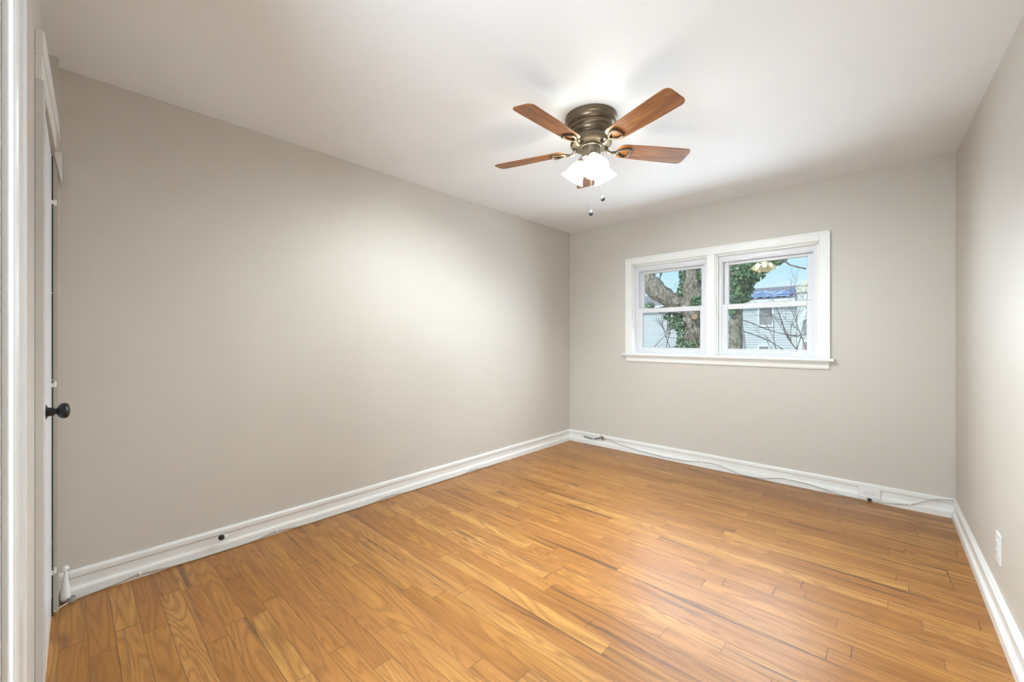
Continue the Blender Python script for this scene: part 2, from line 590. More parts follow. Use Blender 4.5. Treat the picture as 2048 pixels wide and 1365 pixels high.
# ------------------------------------------------------------------ window casing: trim_1
tr = empty('trim_1', (-1.20, YB, 1.04))
struct(tr)
CW, CT = 0.0630, 0.020
c = MB()
prof_c = None
x0, x1 = OX0 - CW, OX3 + CW
zt = OZ1 + CW
# side, head and mullion casings with a stepped inner bead
c.box(x0, OX0 + 0.004, YB - CT, YB, OZ0, zt)
c.box(OX3 - 0.004, x1, YB - CT, YB, OZ0, zt)
c.box(OX0 + 0.004, OX3 - 0.004, YB - CT, YB, OZ1 - 0.004, zt)
c.box(OX1 - 0.002, OX2 + 0.002, YB - CT + 0.004, YB, OZ0, OZ1)
c.build('casing', trim_m, tr, 0.003)
c = MB()
# backband strip round the outside and jamb linings
c.box(x0 - 0.003, x0 + 0.012, YB - CT - 0.004, YB, OZ0, zt + 0.003)
c.box(x1 - 0.012, x1 + 0.003, YB - CT - 0.004, YB, OZ0, zt + 0.003)
c.box(x0, x1, YB - CT - 0.004, YB, zt - 0.012, zt + 0.003)
c.build('casing_bead', trim_m, tr, 0.003)
c = MB()
for a0, a1 in ((OX0, OX1), (OX2, OX3)):
    for s, e in ((a0, 1), (a1, -1)):
        c.box(min(s, s + e * 0.012), max(s, s + e * 0.012), YB - 0.004, YB + 0.2, OZ0, OZ1)
        c.box(min(s, s + e * 0.022), max(s, s + e * 0.022), YB + 0.014, YB + 0.045, OZ0, OZ1)
    c.box(a0, a1, YB - 0.004, YB + 0.2, OZ1 - 0.012, OZ1)
    c.box(a0, a1, YB + 0.014, YB + 0.045, OZ1 - 0.024, OZ1)
c.build('jamb_lining', trim_m, tr, 0.002)
st = MB()
prof_s = [(-0.19, OZ0 - 0.022), (0.048, OZ0 - 0.022), (0.056, OZ0 - 0.016), (0.057, OZ0 - 0.006), (0.050, OZ0 + 0.003), (-0.19, OZ0 + 0.006)]
st2 = MB().sweep([(-0.002, OZ0 - 0.022), (0.048, OZ0 - 0.022), (0.056, OZ0 - 0.016), (0.057, OZ0 - 0.006), (0.050, OZ0 + 0.003), (-0.002, OZ0 + 0.003)],
                 (x0 - 0.030, YB), (x1 + 0.030, YB), (0, -1))
st2.sweep([(-0.19, OZ0 - 0.020), (0.0, OZ0 - 0.020), (0.0, OZ0 + 0.003), (-0.19, OZ0 + 0.010)], (OX0, YB), (OX3, YB), (0, -1))
st2.build('stool', trim_m, tr, 0.002)
ap = MB().sweep([(0, OZ0 - 0.082), (0.014, OZ0 - 0.082), (0.018, OZ0 - 0.074), (0.020, OZ0 - 0.048), (0.030, OZ0 - 0.034), (0.040, OZ0 - 0.028), (0.040, OZ0 - 0.022), (0, OZ0 - 0.022)],
                (x0 + 0.004, YB), (x1 - 0.004, YB), (0, -1))
ap.build('apron', trim_m, tr, 0.001)

# ------------------------------------------------------------------ the two double-hung vinyl windows
def ring(mb, x0, x1, z0, z1, wl, wr, wt_, wb_, y0, y1):
    """a rectangular frame"""
    mb.box(x0, x0 + wl, y0, y1, z0, z1)
    mb.box(x1 - wr, x1, y0, y1, z0, z1)
    mb.box(x0 + wl, x1 - wr, y0, y1, z1 - wt_, z1)
    mb.box(x0 + wl, x1 - wr, y0, y1, z0, z0 + wb_)
    return mb

def window(nm, a0, a1):
    w = empty(nm, ((a0 + a1) / 2, YB + 0.09, OZ0))
    struct(w)
    a0 += 0.012
    a1 -= 0.012
    z0, z1 = OZ0 + 0.004, OZ1 - 0.012
    f = MB()
    ring(f, a0, a1, z0, z1, 0.030, 0.030, 0.050, 0.018, YB + 0.045, YB + 0.15)
    ring(f, a0, a1, z0, z1, 0.041, 0.041, 0.063, 0.024, YB + 0.052, YB + 0.055)
    f.box(a0 + 0.030, a0 + 0.041, YB + 0.087, YB + 0.15, z0, z1)
    f.box(a1 - 0.041, a1 - 0.030, YB + 0.087, YB + 0.15, z0, z1)
    f.build('window_frame', vinyl_m, w, 0.002)
    s0, s1 = a0 + 0.041, a1 - 0.041
    zm = 1.486
    # lower sash, inner track
    lo = MB()
    ring(lo, s0 - 0.006, s1 + 0.006, z0 + 0.018, zm + 0.024, 0.044, 0.044, 0.046, 0.044, YB + 0.056, YB + 0.086)
    lo.box(s0 + 0.10, s1 - 0.10, YB + 0.051, YB + 0.057, z0 + 0.046, z0 + 0.053)
    ls = lo.build('lower_sash', vinyl_m, w, 0.003)
    MB().box(s0 + 0.034, s1 - 0.034, YB + 0.0705, YB + 0.0735, z0 + 0.058, zm - 0.018).build('pane', glass_m, ls)
    for k in (0.30, 0.70):
        q = s0 + (s1 - s0) * k
        lk = MB().box(q - 0.022, q + 0.022, YB + 0.060, YB + 0.082, zm + 0.0245, zm + 0.030)
        lk.box(q - 0.006, q + 0.016, YB + 0.062, YB + 0.074, zm + 0.030, zm + 0.036)
        lk.build('sash_lock', vinyl_m, ls, 0.002)
    for q in (s0 + 0.012, s1 - 0.05):
        MB().box(q, q + 0.038, YB + 0.060, YB + 0.078, zm + 0.0245, zm + 0.028).build('tilt_latch', vinyl_m, ls, 0.001)
    # upper sash, outer track
    upm = MB()
    ring(upm, s0, s1, zm - 0.022, z1 - 0.058, 0.038, 0.038, 0.030, 0.044, YB + 0.092, YB + 0.122)
    us = upm.build('upper_sash', vinyl_m, w, 0.003)
    MB().box(s0 + 0.030, s1 - 0.030, YB + 0.1055, YB + 0.1085, zm + 0.014, z1 - 0.084).build('pane', glass_m, us)
    for q in (s0 + 0.014, s1 - 0.022):
        MB().box(q, q + 0.008, YB + 0.089, YB + 0.093, zm + 0.085, zm + 0.115).build('vent_stop', vinyl_m, us, 0.001)
    return w
window('window_1', OX0, OX1)
window('window_2', OX2, OX3)

# ------------------------------------------------------------------ closet door, its casing, the entry casing
d1 = empty('door_1', (-2.38, -0.07, 0))
struct(d1)
DX0, DX1 = -2.660, -2.072
def doorface(x):
    return -0.0540 - (x - DX0) / (DX1 - DX0) * 0.0045
def leaf_slab(z0, z1, dy):
    return MB().hexa([(DX0, -0.100), (DX1, -0.105), (DX1, doorface(DX1) + dy), (DX0, doorface(DX0) + dy)], z0, z1)
leaf_slab(0.085, 1.985, 0).build('door_panel', door_m, d1, 0.001)
leaf_slab(0.0, 0.080, -0.001).build('kick_board', trim_m, d1, 0.001)
MB().box(CX0, DX0, -0.13, -0.0500, 0.0, 1.99).build('hinge_gap_strip', gap_m, d1)  # filler strip: the dark hinge gap is put into its colour, with chipped paint
for z in (0.19, 1.00, 1.79):
    hg = MB().tube([(DX0 - 0.010, -0.045, z - 0.010), (DX0 - 0.010, -0.045, z + 0.010)], 0.0055, 12)
    hg.ball((DX0 - 0.010, -0.045, z + 0.010), 0.0065, 10)
    hg.box(DX0 - 0.02, DX0 + 0.012, -0.0555, -0.0495, z - 0.008, z + 0.008)
    hg.build('hinge', trim_m, d1)
KZ = 0.951
kb = MB()
mk = Matrix.Translation((-2.115, doorface(-2.115), KZ)) @ Matrix.Rotation(R(-90), 4, 'X')
kb.lathe([(0.026, 0.0), (0.026, 0.002), (0.021, 0.005), (0.0155, 0.008), (0.0145, 0.012), (0.0145, 0.0215), (0.0100, 0.022), (0.0100, 0.027),
          (0.0155, 0.0285), (0.0225, 0.033), (0.0265, 0.0385), (0.0275, 0.045), (0.026, 0.051), (0.021, 0.0555), (0.012, 0.0585), (1e-6, 0.0595)], mk, 32, cap=False)
kb.build('door_knob', knob_m, d1)

t2 = empty('trim_2', (-2.38, YF, 0))
struct(t2)
# head casing, running flush into the corner plaster
hc = MB()
hc.hexa([(-2.776, YF), (-1.980, YF), (-1.980, -0.0555), (-2.776, -0.0320)], 2.105, 2.183)
hc.hexa([(-2.776, YF), (-1.980, YF), (-1.980, -0.0595), (-2.700, -0.0400), (-2.776, -0.0340)], 2.025, 2.105)
hc.build('head_casing', trim_m, t2, 0.002)
hc = MB().box(-2.070, -1.980, YF, -0.0555, 0.0, 2.025)
hc.build('side_casing', casing_m, t2, 0.002)
# broken-off stub of the other side casing, cut on a slant
sb = MB()
vs = [(-2.688, -0.050, 2.022), (-2.688, -0.0245, 2.022), (-2.688, -0.0245, 1.89), (-2.776, -0.034, 2.022), (-2.776, -0.0245, 2.022), (-2.776, -0.0245, 1.89)]
sb.add(vs, [(2, 1, 0), (3, 4, 5), (0, 1, 4, 3), (1, 2, 5, 4), (2, 0, 3, 5)])
sb.build('casing_stub', trim_m, t2)

t3 = empty('trim_3', (-1.03, YF, 0))
struct(t3)
ec = MB()
pts = [(-1.105, YF), (-1.028, YF), (-1.028, -0.062), (-1.033, -0.056), (-1.060, -0.053), (-1.085, -0.056), (-1.095, -0.050), (-1.105, -0.054)]
ec.hexa(pts, 0.0, 2.16)
ec.build('side_casing', casing_m, t3, 0.003)
MB().box(EX0 - 0.001, EX0 + 0.012, -0.285, YF + 0.002, 0, 2.06).build('jamb', casing_m, t3, 0.002)
MB().box(-1.105, -0.145, YF, -0.054, 2.06, 2.16).build('head_casing', casing_m, t3, 0.003)
MB().box(EX1, EX1 + 0.075, YF, -0.054, 0, 2.06).build('side_casing', casing_m, t3, 0.003)

# ================================================================== CEILING FAN
FX, FY = -1.236, 1.987
fan = empty('ceiling_fan', (FX, FY, H))
tag(fan, 'flush-mount ceiling fan with five cherry wood blades and three lit bell shades', 'ceiling fan')
T = Matrix.Translation((FX, FY, 0))
mh = MB().lathe([(0.142, 2.4398), (0.142, 2.414), (0.137, 2.411), (0.1365, 2.406), (0.134, 2.397), (0.129, 2.391), (0.122, 2.388), (0.119, 2.385),
                 (0.119, 2.381), (0.123, 2.378), (0.1235, 2.370), (0.120, 2.366), (0.115, 2.364), (0.114, 2.361), (0.117, 2.357), (0.1165, 2.347), (0.112, 2.338), (0.105, 2.332),
                 (0.104, 2.328), (0.107, 2.324), (0.111, 2.318), (0.114, 2.300), (0.114, 2.288), (0.108, 2.281), (0.060, 2.278), (0.058, 2.29)], T, 72)
mh.build('motor_housing', bronze_m, fan)
sh = MB().lathe([(0.056, 2.279), (0.058, 2.274), (0.053, 2.270), (0.0525, 2.222), (0.055, 2.219), (0.055, 2.211), (0.048, 2.205), (0.036, 2.195), (0.020, 2.190), (1e-6, 2.189)], T, 48)
sh.build('switch_housing', pewter_m, fan)

def blade(ang):
    root = Matrix.Translation((FX, FY, 2.268)) @ Matrix.Rotation(ang, 4, 'Z') @ Matrix.Rotation(R(-12), 4, 'X')
    out = []
    def arc(cx, cy, r, a0, a1, n=6):
        for i in range(n + 1):
            a = R(a0 + (a1 - a0) * i / n)
            out.append((cx + r * math.cos(a), cy + r * math.sin(a)))
    # outline, root at x = .155, tip at x = .587
    arc(0.557, -0.036, 0.030, -90, 0)
    arc(0.557, 0.036, 0.030, 0, 90)
    out.append((0.40, 0.064))
    arc(0.195, 0.018, 0.038, 95, 175)
    arc(0.195, -0.018, 0.038, 185, 265)
    out.append((0.40, -0.064))
    n = len(out)
    v = [(x, y, -0.003) for x, y in out] + [(x, y, 0.003) for x, y in out]
    f = [tuple(reversed(range(n))), tuple(range(n, 2 * n))] + [(i, (i + 1) % n, n + (i + 1) % n, n + i) for i in range(n)]
    me = MB().add(v, f)
    o = me.build('blade', blade_m, None, 0.0015)
    o.parent = fan
    o.matrix_parent_inverse = fan.matrix_basis.inverted()
    o.matrix_basis = root
    # iron: loop under the blade and an arm to the hub
    br = MB()
    loop = [(0.150, 0.0), (0.165, 0.016), (0.190, 0.030), (0.215, 0.034), (0.226, 0.026), (0.232, 0.0), (0.226, -0.026), (0.215, -0.034), (0.190, -0.030), (0.165, -0.016), (0.150, 0.0)]
    br.tube([(x, y, -0.0085) for x, y in loop], 0.0068, 8)
    br.tube([(0.152, 0, -0.0085), (0.140, 0, -0.012), (0.122, 0, -0.018), (0.104, 0, -0.014), (0.094, 0, -0.003), (0.090, 0, 0.008)], [0.0065, 0.008, 0.0085, 0.009, 0.010, 0.011], 10)
    for x, y in ((0.222, 0.031), (0.222, -0.031), (0.160, 0.0)):
        br.lathe([(0.008, -0.006), (0.008, -0.014), (0.005, -0.017), (1e-6, -0.0175)], Matrix.Translation((x, y, 0)), 10, cap=False)
    bo = br.build('blade_bracket', bronze_m, None)
    bo.parent = o
    return o
for k in range(5):
    blade(R(53.2 + 72 * k))

def shade(ang):
    # axis: down and outward
    tilt = R(34)
    d = Vector((math.cos(ang) * math.sin(tilt), math.sin(ang) * math.sin(tilt), -math.cos(tilt)))
    neck = Vector((FX + math.cos(ang) * 0.050, FY + math.sin(ang) * 0.050, 2.203))
    rot = d.to_track_quat('Z', 'Y').to_matrix().to_4x4()
    mtx = Matrix.Translation(neck) @ rot
    sk = MB().lathe([(0.010, -0.042), (0.018, -0.040), (0.021, -0.030), (0.022, -0.006), (0.0275, -0.004), (0.0275, 0.006), (0.024, 0.008)], mtx, 24)
    so = sk.build('lamp_socket', pewter_m, fan)
    prof = [(0.0245, 0.002), (0.026, 0.010), (0.032, 0.020), (0.039, 0.034), (0.044, 0.050), (0.048, 0.066), (0.053, 0.082), (0.060, 0.096), (0.069, 0.108), (0.0715, 0.111)]
    inner = [(r - 0.0022, z) for r, z in reversed(prof)]
    g = MB().lathe(prof + inner, mtx, 48, cap=False, scallop=0.0)
    go = g.build('glass_shade', shade_m, fan)
    bu = MB().ball(mtx @ Vector((0, 0, 0.056)), 0.021, 14, 1.0)
    bu.lathe([(0.012, 0.004), (0.012, 0.03), (0.016, 0.042)], mtx, 12)
    bu.build('bulb', bulb_m, go)
for a in (-45.2, 74.8, 194.8):
    shade(R(a))

def chain(x, y, ztop, zend, lean):
    ch = MB().tube([(x - lean, y, ztop), (x, y, ztop - 0.012), (x, y, zend)], 0.0011, 6)
    co = ch.build('pull_chain', steel_m, fan)
    fb = MB().lathe([(1e-6, 0.016), (0.003, 0.015), (0.0045, 0.010), (0.010, 0.004), (0.0125, -0.004), (0.0105, -0.012), (0.005, -0.016), (1e-6, -0.0165)],
                    Matrix.Translation((x, y, zend - 0.012)), 18, cap=False)
    fb.build('pull_fob', black_m, co)
a1 = R(-25 + 42.8)
chain(FX + 0.003, FY - 0.004, 2.192, 1.918, 0.0)
chain(FX + 0.066 * math.cos(a1), FY + 0.066 * math.sin(a1), 2.245, 1.992, 0.012)

# ================================================================== OUTLETS, DOOR STOP, CABLES
def outlet(name, w, h, horizontal, label):
    """built facing -y with its back at y = 0, centred at the origin; placed by the caller"""
    root = empty(name, (0, 0, 0))
    tag(root, label, 'power outlet')
    pl = MB().box(-w / 2, w / 2, -0.007, 0.0, -h / 2, h / 2).build('cover_plate', plastic_m, root, 0.0022, 3)
    for s in (-1, 1):
        cx, cz = (s * 0.0195, 0) if horizontal else (0, s * 0.0195)
        rc = MB().box(cx - 0.0145, cx + 0.0145, -0.0095, -0.0065, cz - 0.0145, cz + 0.0145).build('socket_face', plastic_m, root, 0.003, 3)
        sl = MB()
        if horizontal:
            sl.box(cx - 0.006, cx + 0.002, -0.0099, -0.0094, cz + 0.0055, cz + 0.0072)
            sl.box(cx - 0.006, cx + 0.001, -0.0099, -0.0094, cz - 0.0072, cz - 0.0055)
            sl.lathe([(0.0026, 0), (0.0026, 0.0005)], Matrix.Translation((cx + 0.0085, -0.0094, cz)) @ Matrix.Rotation(R(90), 4, 'X'), 10)
        else:
            sl.box(cx - 0.0072, cx - 0.0055, -0.0099, -0.0094, cz - 0.001, cz + 0.007)
            sl.box(cx + 0.0055, cx + 0.0072, -0.0099, -0.0094, cz - 0.001, cz + 0.006)
            sl.lathe([(0.0026, 0), (0.0026, 0.0005)], Matrix.Translation((cx, -0.0094, cz - 0.0085)) @ Matrix.Rotation(R(90), 4, 'X'), 10)
        sl.build('slots', slot_m, rc)
    sc = MB().lathe([(0.003, 0), (0.003, 0.001), (0.001, 0.0015)], Matrix.Translation((0, -0.007, 0)) @ Matrix.Rotation(R(90), 4, 'X'), 10)
    sc.build('screw', steel_m, root)
    return root
o = outlet('power_outlet', 0.122, 0.075, True, 'white duplex outlet set sideways in the baseboard under the window wall')
o.location = (-0.117, YB - 0.0205, 0.063)
o = outlet('power_outlet', 0.080, 0.126, False, 'white upright duplex outlet on the bare side wall above the baseboard')
o.location = (xr(2.70, 0.30), 2.70, 0.304)
o.rotation_euler = (0, 0, R(-90) + math.atan(0.019) * 1)

pg = MB().box(-0.128, -0.104, YB - 0.034, YB - 0.0205, 0.004, 0.024).build('cable_plug', black_m, None, 0.002)
tag(pg, 'small black plug on the floor edge right below the sideways outlet', 'plug')

ds = empty('door_stop', (XL + 0.009, 0.60, 0.078))
tag(ds, 'white stem door stop with black rubber tip on the baseboard', 'door stop')
md = Matrix.Translation((XL + 0.009, 0.600, 0.076)) @ Matrix.Rotation(R(90), 4, 'Y')
MB().lathe([(0.013, 0), (0.013, 0.004), (0.008, 0.009), (0.0055, 0.012)], md, 20).build('flange', trim_m, ds)
MB().tube([(XL + 0.018, 0.600, 0.076), (XL + 0.035, 0.590, 0.083), (XL + 0.050, 0.576, 0.091)], 0.0055, 12).build('stem', trim_m, ds)
axis = Vector((0.55, -0.5, 0.3)).normalized()
mt = Matrix.Translation((XL + 0.047, 0.579, 0.089)) @ axis.to_track_quat('Z', 'Y').to_matrix().to_4x4()
MB().lathe([(0.010, 0), (0.0135, 0.004), (0.0145, 0.012), (0.0125, 0.019), (0.007, 0.023), (1e-6, 0.024)], mt, 20, cap=True).build('rubber_tip', black_m, ds)

def smooth_path(pts, n=6):
    """Catmull-Rom through the points"""
    P = [Vector(p) for p in pts]
    P = [P[0]] + P + [P[-1]]
    out = []
    for i in range(1, len(P) - 2):
        for k in range(n):
            t = k / n
            a, b_, c_, d = P[i - 1], P[i], P[i + 1], P[i + 2]
            out.append(0.5 * ((2 * b_) + (c_ - a) * t + (2 * a - 5 * b_ + 4 * c_ - d) * t * t + (3 * b_ - a - 3 * c_ + d) * t ** 3))
    out.append(P[-2])
    return out

def clip(x0, x1, y0, y1, z0, z1, parent):
    return MB().box(x0, x1, y0, y1, z0, z1).build('cable_clip', plastic_m, parent, 0.002)

# cable along the foot of the left baseboard
cl_root = empty('coaxial_cable', (XL + 0.03, 0.5, 0))
tag(cl_root, 'white cable running along the long wall baseboard from the closet corner', 'cable')
lp = [(-2.682, -0.050, 0.006), (-2.715, -0.024, 0.006), (-2.745, 0.02, 0.006), (-2.757, 0.09, 0.006), (-2.763, 0.17, 0.012), (-2.763, 0.24, 0.020), (-2.763, 0.40, 0.006)]
for i, y in enumerate((0.6, 0.75, 0.86, 1.0, 1.25, 1.5, 1.62, 1.8, 2.1, 2.35, 2.46, 2.6, 2.9)):
    lp.append((-2.762, y, 0.020 if y in (0.86, 1.62, 2.46) else 0.005))
MB().tube(smooth_path(lp), 0.0036, 8).build('cable_jacket', cable_m, cl_root)
for y, z in ((0.24, 0.020), (0.86, 0.020), (1.62, 0.020), (2.46, 0.020)):
    clip(XL + 0.019, XL + 0.0315, y - 0.006, y + 0.006, z - 0.007, z + 0.007, cl_root)

# cable swagging across the back baseboard and out through the right wall
cb_root = empty('coaxial_cable', (-1.0, YB - 0.02, 0))
tag(cb_root, 'white cable swagging along the baseboard under the window into the corner', 'cable')
pp = [(1210, 877), (1226, 883), (1246, 892), (1291, 905), (1336, 916.6), (1369, 922), (1403, 924.4), (1437, 931), (1470, 944.6), (1493, 953.6), (1527, 957.5), (1558, 957),
      (1576, 959.6), (1625, 971.5), (1676, 988.6), (1714, 997), (1758, 1005), (1819, 1009.7), (1846, 1004), (1870, 1000), (1905, 1001)]
bp = []
for px, py in pp:
    p = at(px, py, YB - 0.0245)
    p.z = max(p.z, 0.006)
    bp.append(p)
bp.append(Vector((0.326, YB - 0.03, bp[-1].z - 0.004)))
bp.append(Vector((0.345, YB - 0.036, bp[-1].z - 0.004)))
MB().tube(smooth_path(bp), 0.0034, 8).build('cable_jacket', cable_m, cb_root)
for px, py in ((1403, 924.4), (1576, 959.6), (1819, 1009.7)):
    p = at(px, py, YB - 0.0245)
    clip(p.x - 0.008, p.x + 0.008, YB - 0.0295, YB - 0.0195, p.z - 0.006, p.z + 0.006, cb_root)

# the cut end with its frayed dark conductors near the corner
ct = empty('cut_cable', (-2.5, YB - 0.02, 0.08))
tag(ct, 'short dark cut cable with frayed ends clipped to the baseboard by the corner', 'cable')
q = [at(px, py, YB - 0.024) for px, py in ((1168, 873), (1176, 876), (1187, 878.5), (1196, 877.5), (1203, 876))]
MB().tube(smooth_path(q), 0.0048, 8).build('cable_jacket', slot_m, ct)
p0 = at(1204, 876, YB - 0.026)
fr_m = painted('frayed_copper', (0.16, 0.10, 0.05), 0.5, 0.3, 60)
fy = MB()
random.seed(4)
for i in range(9):
    a = random.uniform(0, 2 * PI)
    l = random.uniform(0.03, 0.06)
    e = p0 + Vector((math.cos(a) * l, -0.010 * random.random(), math.sin(a) * l * 0.6))
    m_ = (p0 + e) / 2 + Vector((0, -0.006, random.uniform(-.008, .008)))
    fy.tube([p0, m_, e], [0.005, 0.0035, 0.0022], 6)
fy.build('frayed_wires', fr_m, ct)
cp = at(1187, 878.5, YB - 0.024)
clip(cp.x - 0.006, cp.x + 0.006, YB - 0.031, YB - 0.008, cp.z - 0.008, cp.z + 0.008, ct)

# tapered white fitting in the corner by the closet
cf = empty('corner_fitting', (-2.745, 0.005, 0.0))
tag(cf, 'white tapered fitting standing on the floor in the corner beside the closet door', 'fitting')
mc = Matrix.Translation((-2.750, -0.014, 0.0))
MB().lathe([(0.012, 0.012), (0.018, 0.024), (0.0175, 0.036), (0.0135, 0.070), (0.009, 0.105), (0.005, 0.135), (0.003, 0.152)], mc, 16).build('tapered_body', plastic_m, cf)
co = MB()
for i in range(5):
    zz = 0.002 + i * 0.0050
    co.tube([(-2.738 + 0.012 * math.cos(2 * PI * k / 16), 0.004 + 0.012 * math.sin(2 * PI * k / 16), zz + 0.002) for k in range(17)], 0.0020, 6)
co.build('spring_coil', steel_m, cf)
MB().lathe([(0.0125, 0.154), (0.0125, 0.156), (0.010, 0.164), (0.005, 0.169), (1e-6, 0.170)], mc, 18, cap=True).build('cap', plastic_m, cf)

# ================================================================== OUTSIDE THE WINDOW
struct(MB().box(-60, 60, 4.6, 90, -3.2, -3.0).build('ground', ground_m))
GZ = -3.0

# ---- long white row house, 24 m behind the yard
YH = 28.0
rh = empty('row_house', (0, YH, GZ))
tag(rh, 'long white lap-sided house with a dull grey window and shingle roof seen through the window', 'house')
xa = at(1180, 640, YH).x
xb = at(1593, 640, YH).x
eave = at(1530, 600, YH).z
MB().box(xa, xb, YH, YH + 8, GZ, eave).build('siding_wall', siding_m, rh)
rg = at(1530, 576, YH + 4).z
rm = MB()
rm.add([(xa - .3, YH - .35, eave - .05), (xb + .02, YH - .35, eave - .05), (xb + .02, YH + 4, rg), (xa - .3, YH + 4, rg), (xb + .02, YH + 8.3, eave - .05), (xa - .3, YH + 8.3, eave - .05)],
       [(0, 1, 2, 3), (3, 2, 4, 5), (0, 3, 5), (1, 4, 2), (0, 5, 4, 1)])
rm.build('roof', roof_m, rh)
MB().box(xa - .3, xb + .02, YH - .42, YH - .30, eave - .28, eave - .02).build('gutter', stucco_m, rh, 0.02)
def far_window(px0, px1, py0, py1, parent):
    a_, b_ = at(px0, py0, YH - 0.05), at(px1, py1, YH - 0.05)
    f = MB()
    ring(f, a_.x - .1, b_.x + .1, b_.z - .12, a_.z + .1, .1, .1, .1, .12, YH - .08, YH + .02)
    fo = f.build('window_surround', stucco_m, parent, 0.01)
    MB().box(a_.x, b_.x, YH - .02, YH + .01, b_.z, a_.z).build('pane', pane_far_m, fo)
    MB().box(a_.x, b_.x, YH - .06, YH - .01, (a_.z + b_.z) / 2 - .04, (a_.z + b_.z) / 2 + .04).build('meeting_rail', pane_far_m, fo)
far_window(1519, 1544, 612, 650, rh)
far_window(1334, 1343, 643, 662, rh)
far_window(1519, 1537, 694, 730, rh)

ta = MB()
nx, nz_ = 16, 4
tx0, tx1 = at(1487, 590, YH).x, at(1579, 590, YH).x
random.seed(9)
vs, fs = [], []
for j in range(nz_ + 1):
    for i in range(nx + 1):
        t = 0.12 + 0.46 * j / nz_
        yy = YH - .35 + 4.35 * t
        zz = eave - .05 + (rg - eave + .05) * t + 0.07 + random.uniform(-.05, .05)
        vs.append((tx0 + (tx1 - tx0) * i / nx + (0.8 * j / nz_ if i == 0 else 0), yy, zz))
nb_ = len(vs)
vs += [(x, y, z - 0.03) for x, y, z in vs]
for j in range(nz_):
    for i in range(nx):
        a_ = j * (nx + 1) + i
        fs.append((a_, a_ + 1, a_ + nx + 2, a_ + nx + 1))
        fs.append((nb_ + a_ + nx + 1, nb_ + a_ + nx + 2, nb_ + a_ + 1, nb_ + a_))
ta.add(vs, fs, True)
tag(ta.build('roof_tarp', tarp_m), 'crumpled blue tarp spread over the roof of the white lap-sided house', 'tarp')

# ---- brighter stucco house next to it
nh = empty('stucco_house', (at(1640, 640, 27).x, 27, GZ))
tag(nh, 'bright white stucco house with a cream parapet at the edge of the window view', 'house')
xc, xd = xb + 0.14, at(1760, 640, 27.2).x
pz = at(1600, 586, 27.2).z
MB().box(xc, xd, 27.2, 36, GZ, pz).build('stucco_wall', stucco_m, nh)
pp_ = MB().box(xc - .05, xd + .1, 27.1, 27.6, pz, pz + .35).build('parapet', cream_m, nh, 0.03)
for i in range(7):
    q = xc + 0.2 + i * 1.5
    MB().box(q, q + .55, 27.05, 27.65, pz + .35, pz + .62).build('parapet_block', cream_m, pp_, 0.03)
a_, b_ = at(1606, 640, 27.15), at(1612, 668, 27.15)
MB().box(a_.x, b_.x, 27.12, 27.25, b_.z, a_.z).build('window_pane', pane_far_m, nh)
ck = MB().box(at(1606, 0, 26.5).x, at(1613, 0, 26.5).x, 26.2, 26.8, GZ, at(1606, 684, 26.5).z).build('brick_pier', brick_m, None, 0.02)
tag(ck, 'reddish brick garden pier low in front of the bright stucco house', 'pier')

# ---- old leaning tree with a thick limb
def leaves(mb, rnd, blobs, n, size):
    tot = sum(b_[4] for b_ in blobs)
    for (cx, cy, cz, rads, wgt) in blobs:
        for i in range(int(n * wgt / tot)):
            d = Vector((rnd.gauss(0, 1), rnd.gauss(0, 1), rnd.gauss(0, 1))).normalized()
            rr = rnd.uniform(0.72, 1.05)
            p = Vector((cx + d.x * rads[0] * rr, cy + d.y * rads[1] * rr, cz + d.z * rads[2] * rr))
            nrm = (d + Vector((rnd.uniform(-.7, .7), rnd.uniform(-1.1, .3), rnd.uniform(-.2, .8)))).normalized()
            t = nrm.orthogonal().normalized()
            t = (Matrix.Rotation(rnd.uniform(0, 2 * PI), 3, nrm) @ t)
            w_ = nrm.cross(t)
            s = size * rnd.uniform(0.6, 1.3)
            pts = [p - t * s * .5, p + w_ * s * .55 - t * s * .1, p + w_ * s * .32 + t * s * .15, p + t * s * .65, p - w_ * s * .32 + t * s * .15, p - w_ * s * .55 - t * s * .1]
            pts[3] = pts[3] - nrm * s * .15
            mb.add(pts, [(0, 1, 2, 3), (0, 3, 4, 5)])

YT = 9.0
tA = empty('ivy_clad_tree', at(1420, 900, YT))
tA.location.z = GZ
tag(tA, 'gnarled old tree with one thick bare limb and an orange cut stub outside the window', 'tree')
def pxs(lst, y):
    return [at(px, py, y + dy) for px, py, dy in lst]
tk = MB()
base = at(1420, 760, YT)
tk.tube(smooth_path([(base.x - .35, YT + .2, GZ), (base.x - .2, YT + .1, -0.8)] + pxs([(1416, 720, 0), (1408, 690, 0), (1398, 665, 0), (1392, 645, 0), (1388, 622, 0), (1384, 590, 0), (1382, 560, 0), (1386, 520, 0.1), (1392, 470, 0.2), (1400, 420, 0.3)], YT), 5),
        [0.34] * 5 + [0.32] * 5 + [0.30] * 5 + [0.27] * 5 + [0.24] * 5 + [0.24] * 5 + [0.23] * 5 + [0.18] * 5 + [0.16] * 5 + [0.14] * 5 + [0.12] * 5 + [0.10], 18, wob=0.35)
tk.build('trunk', bark_m, tA)
lm = MB()
lm.tube(smooth_path(pxs([(1388, 618, 0), (1368, 612, -0.1), (1348, 605, -0.2), (1325, 590, -0.3), (1305, 572, -0.35), (1285, 550, -0.4), (1262, 520, -0.4)], YT), 5),
        [0.20] * 4 + [0.165] * 6 + [0.175] * 6 + [0.20] * 6 + [0.21] * 5 + [0.20] * 4, 18, wob=0.3, seed=4)
lm.build('limb', bark_m, tA)
rt = MB()
random.seed(21)
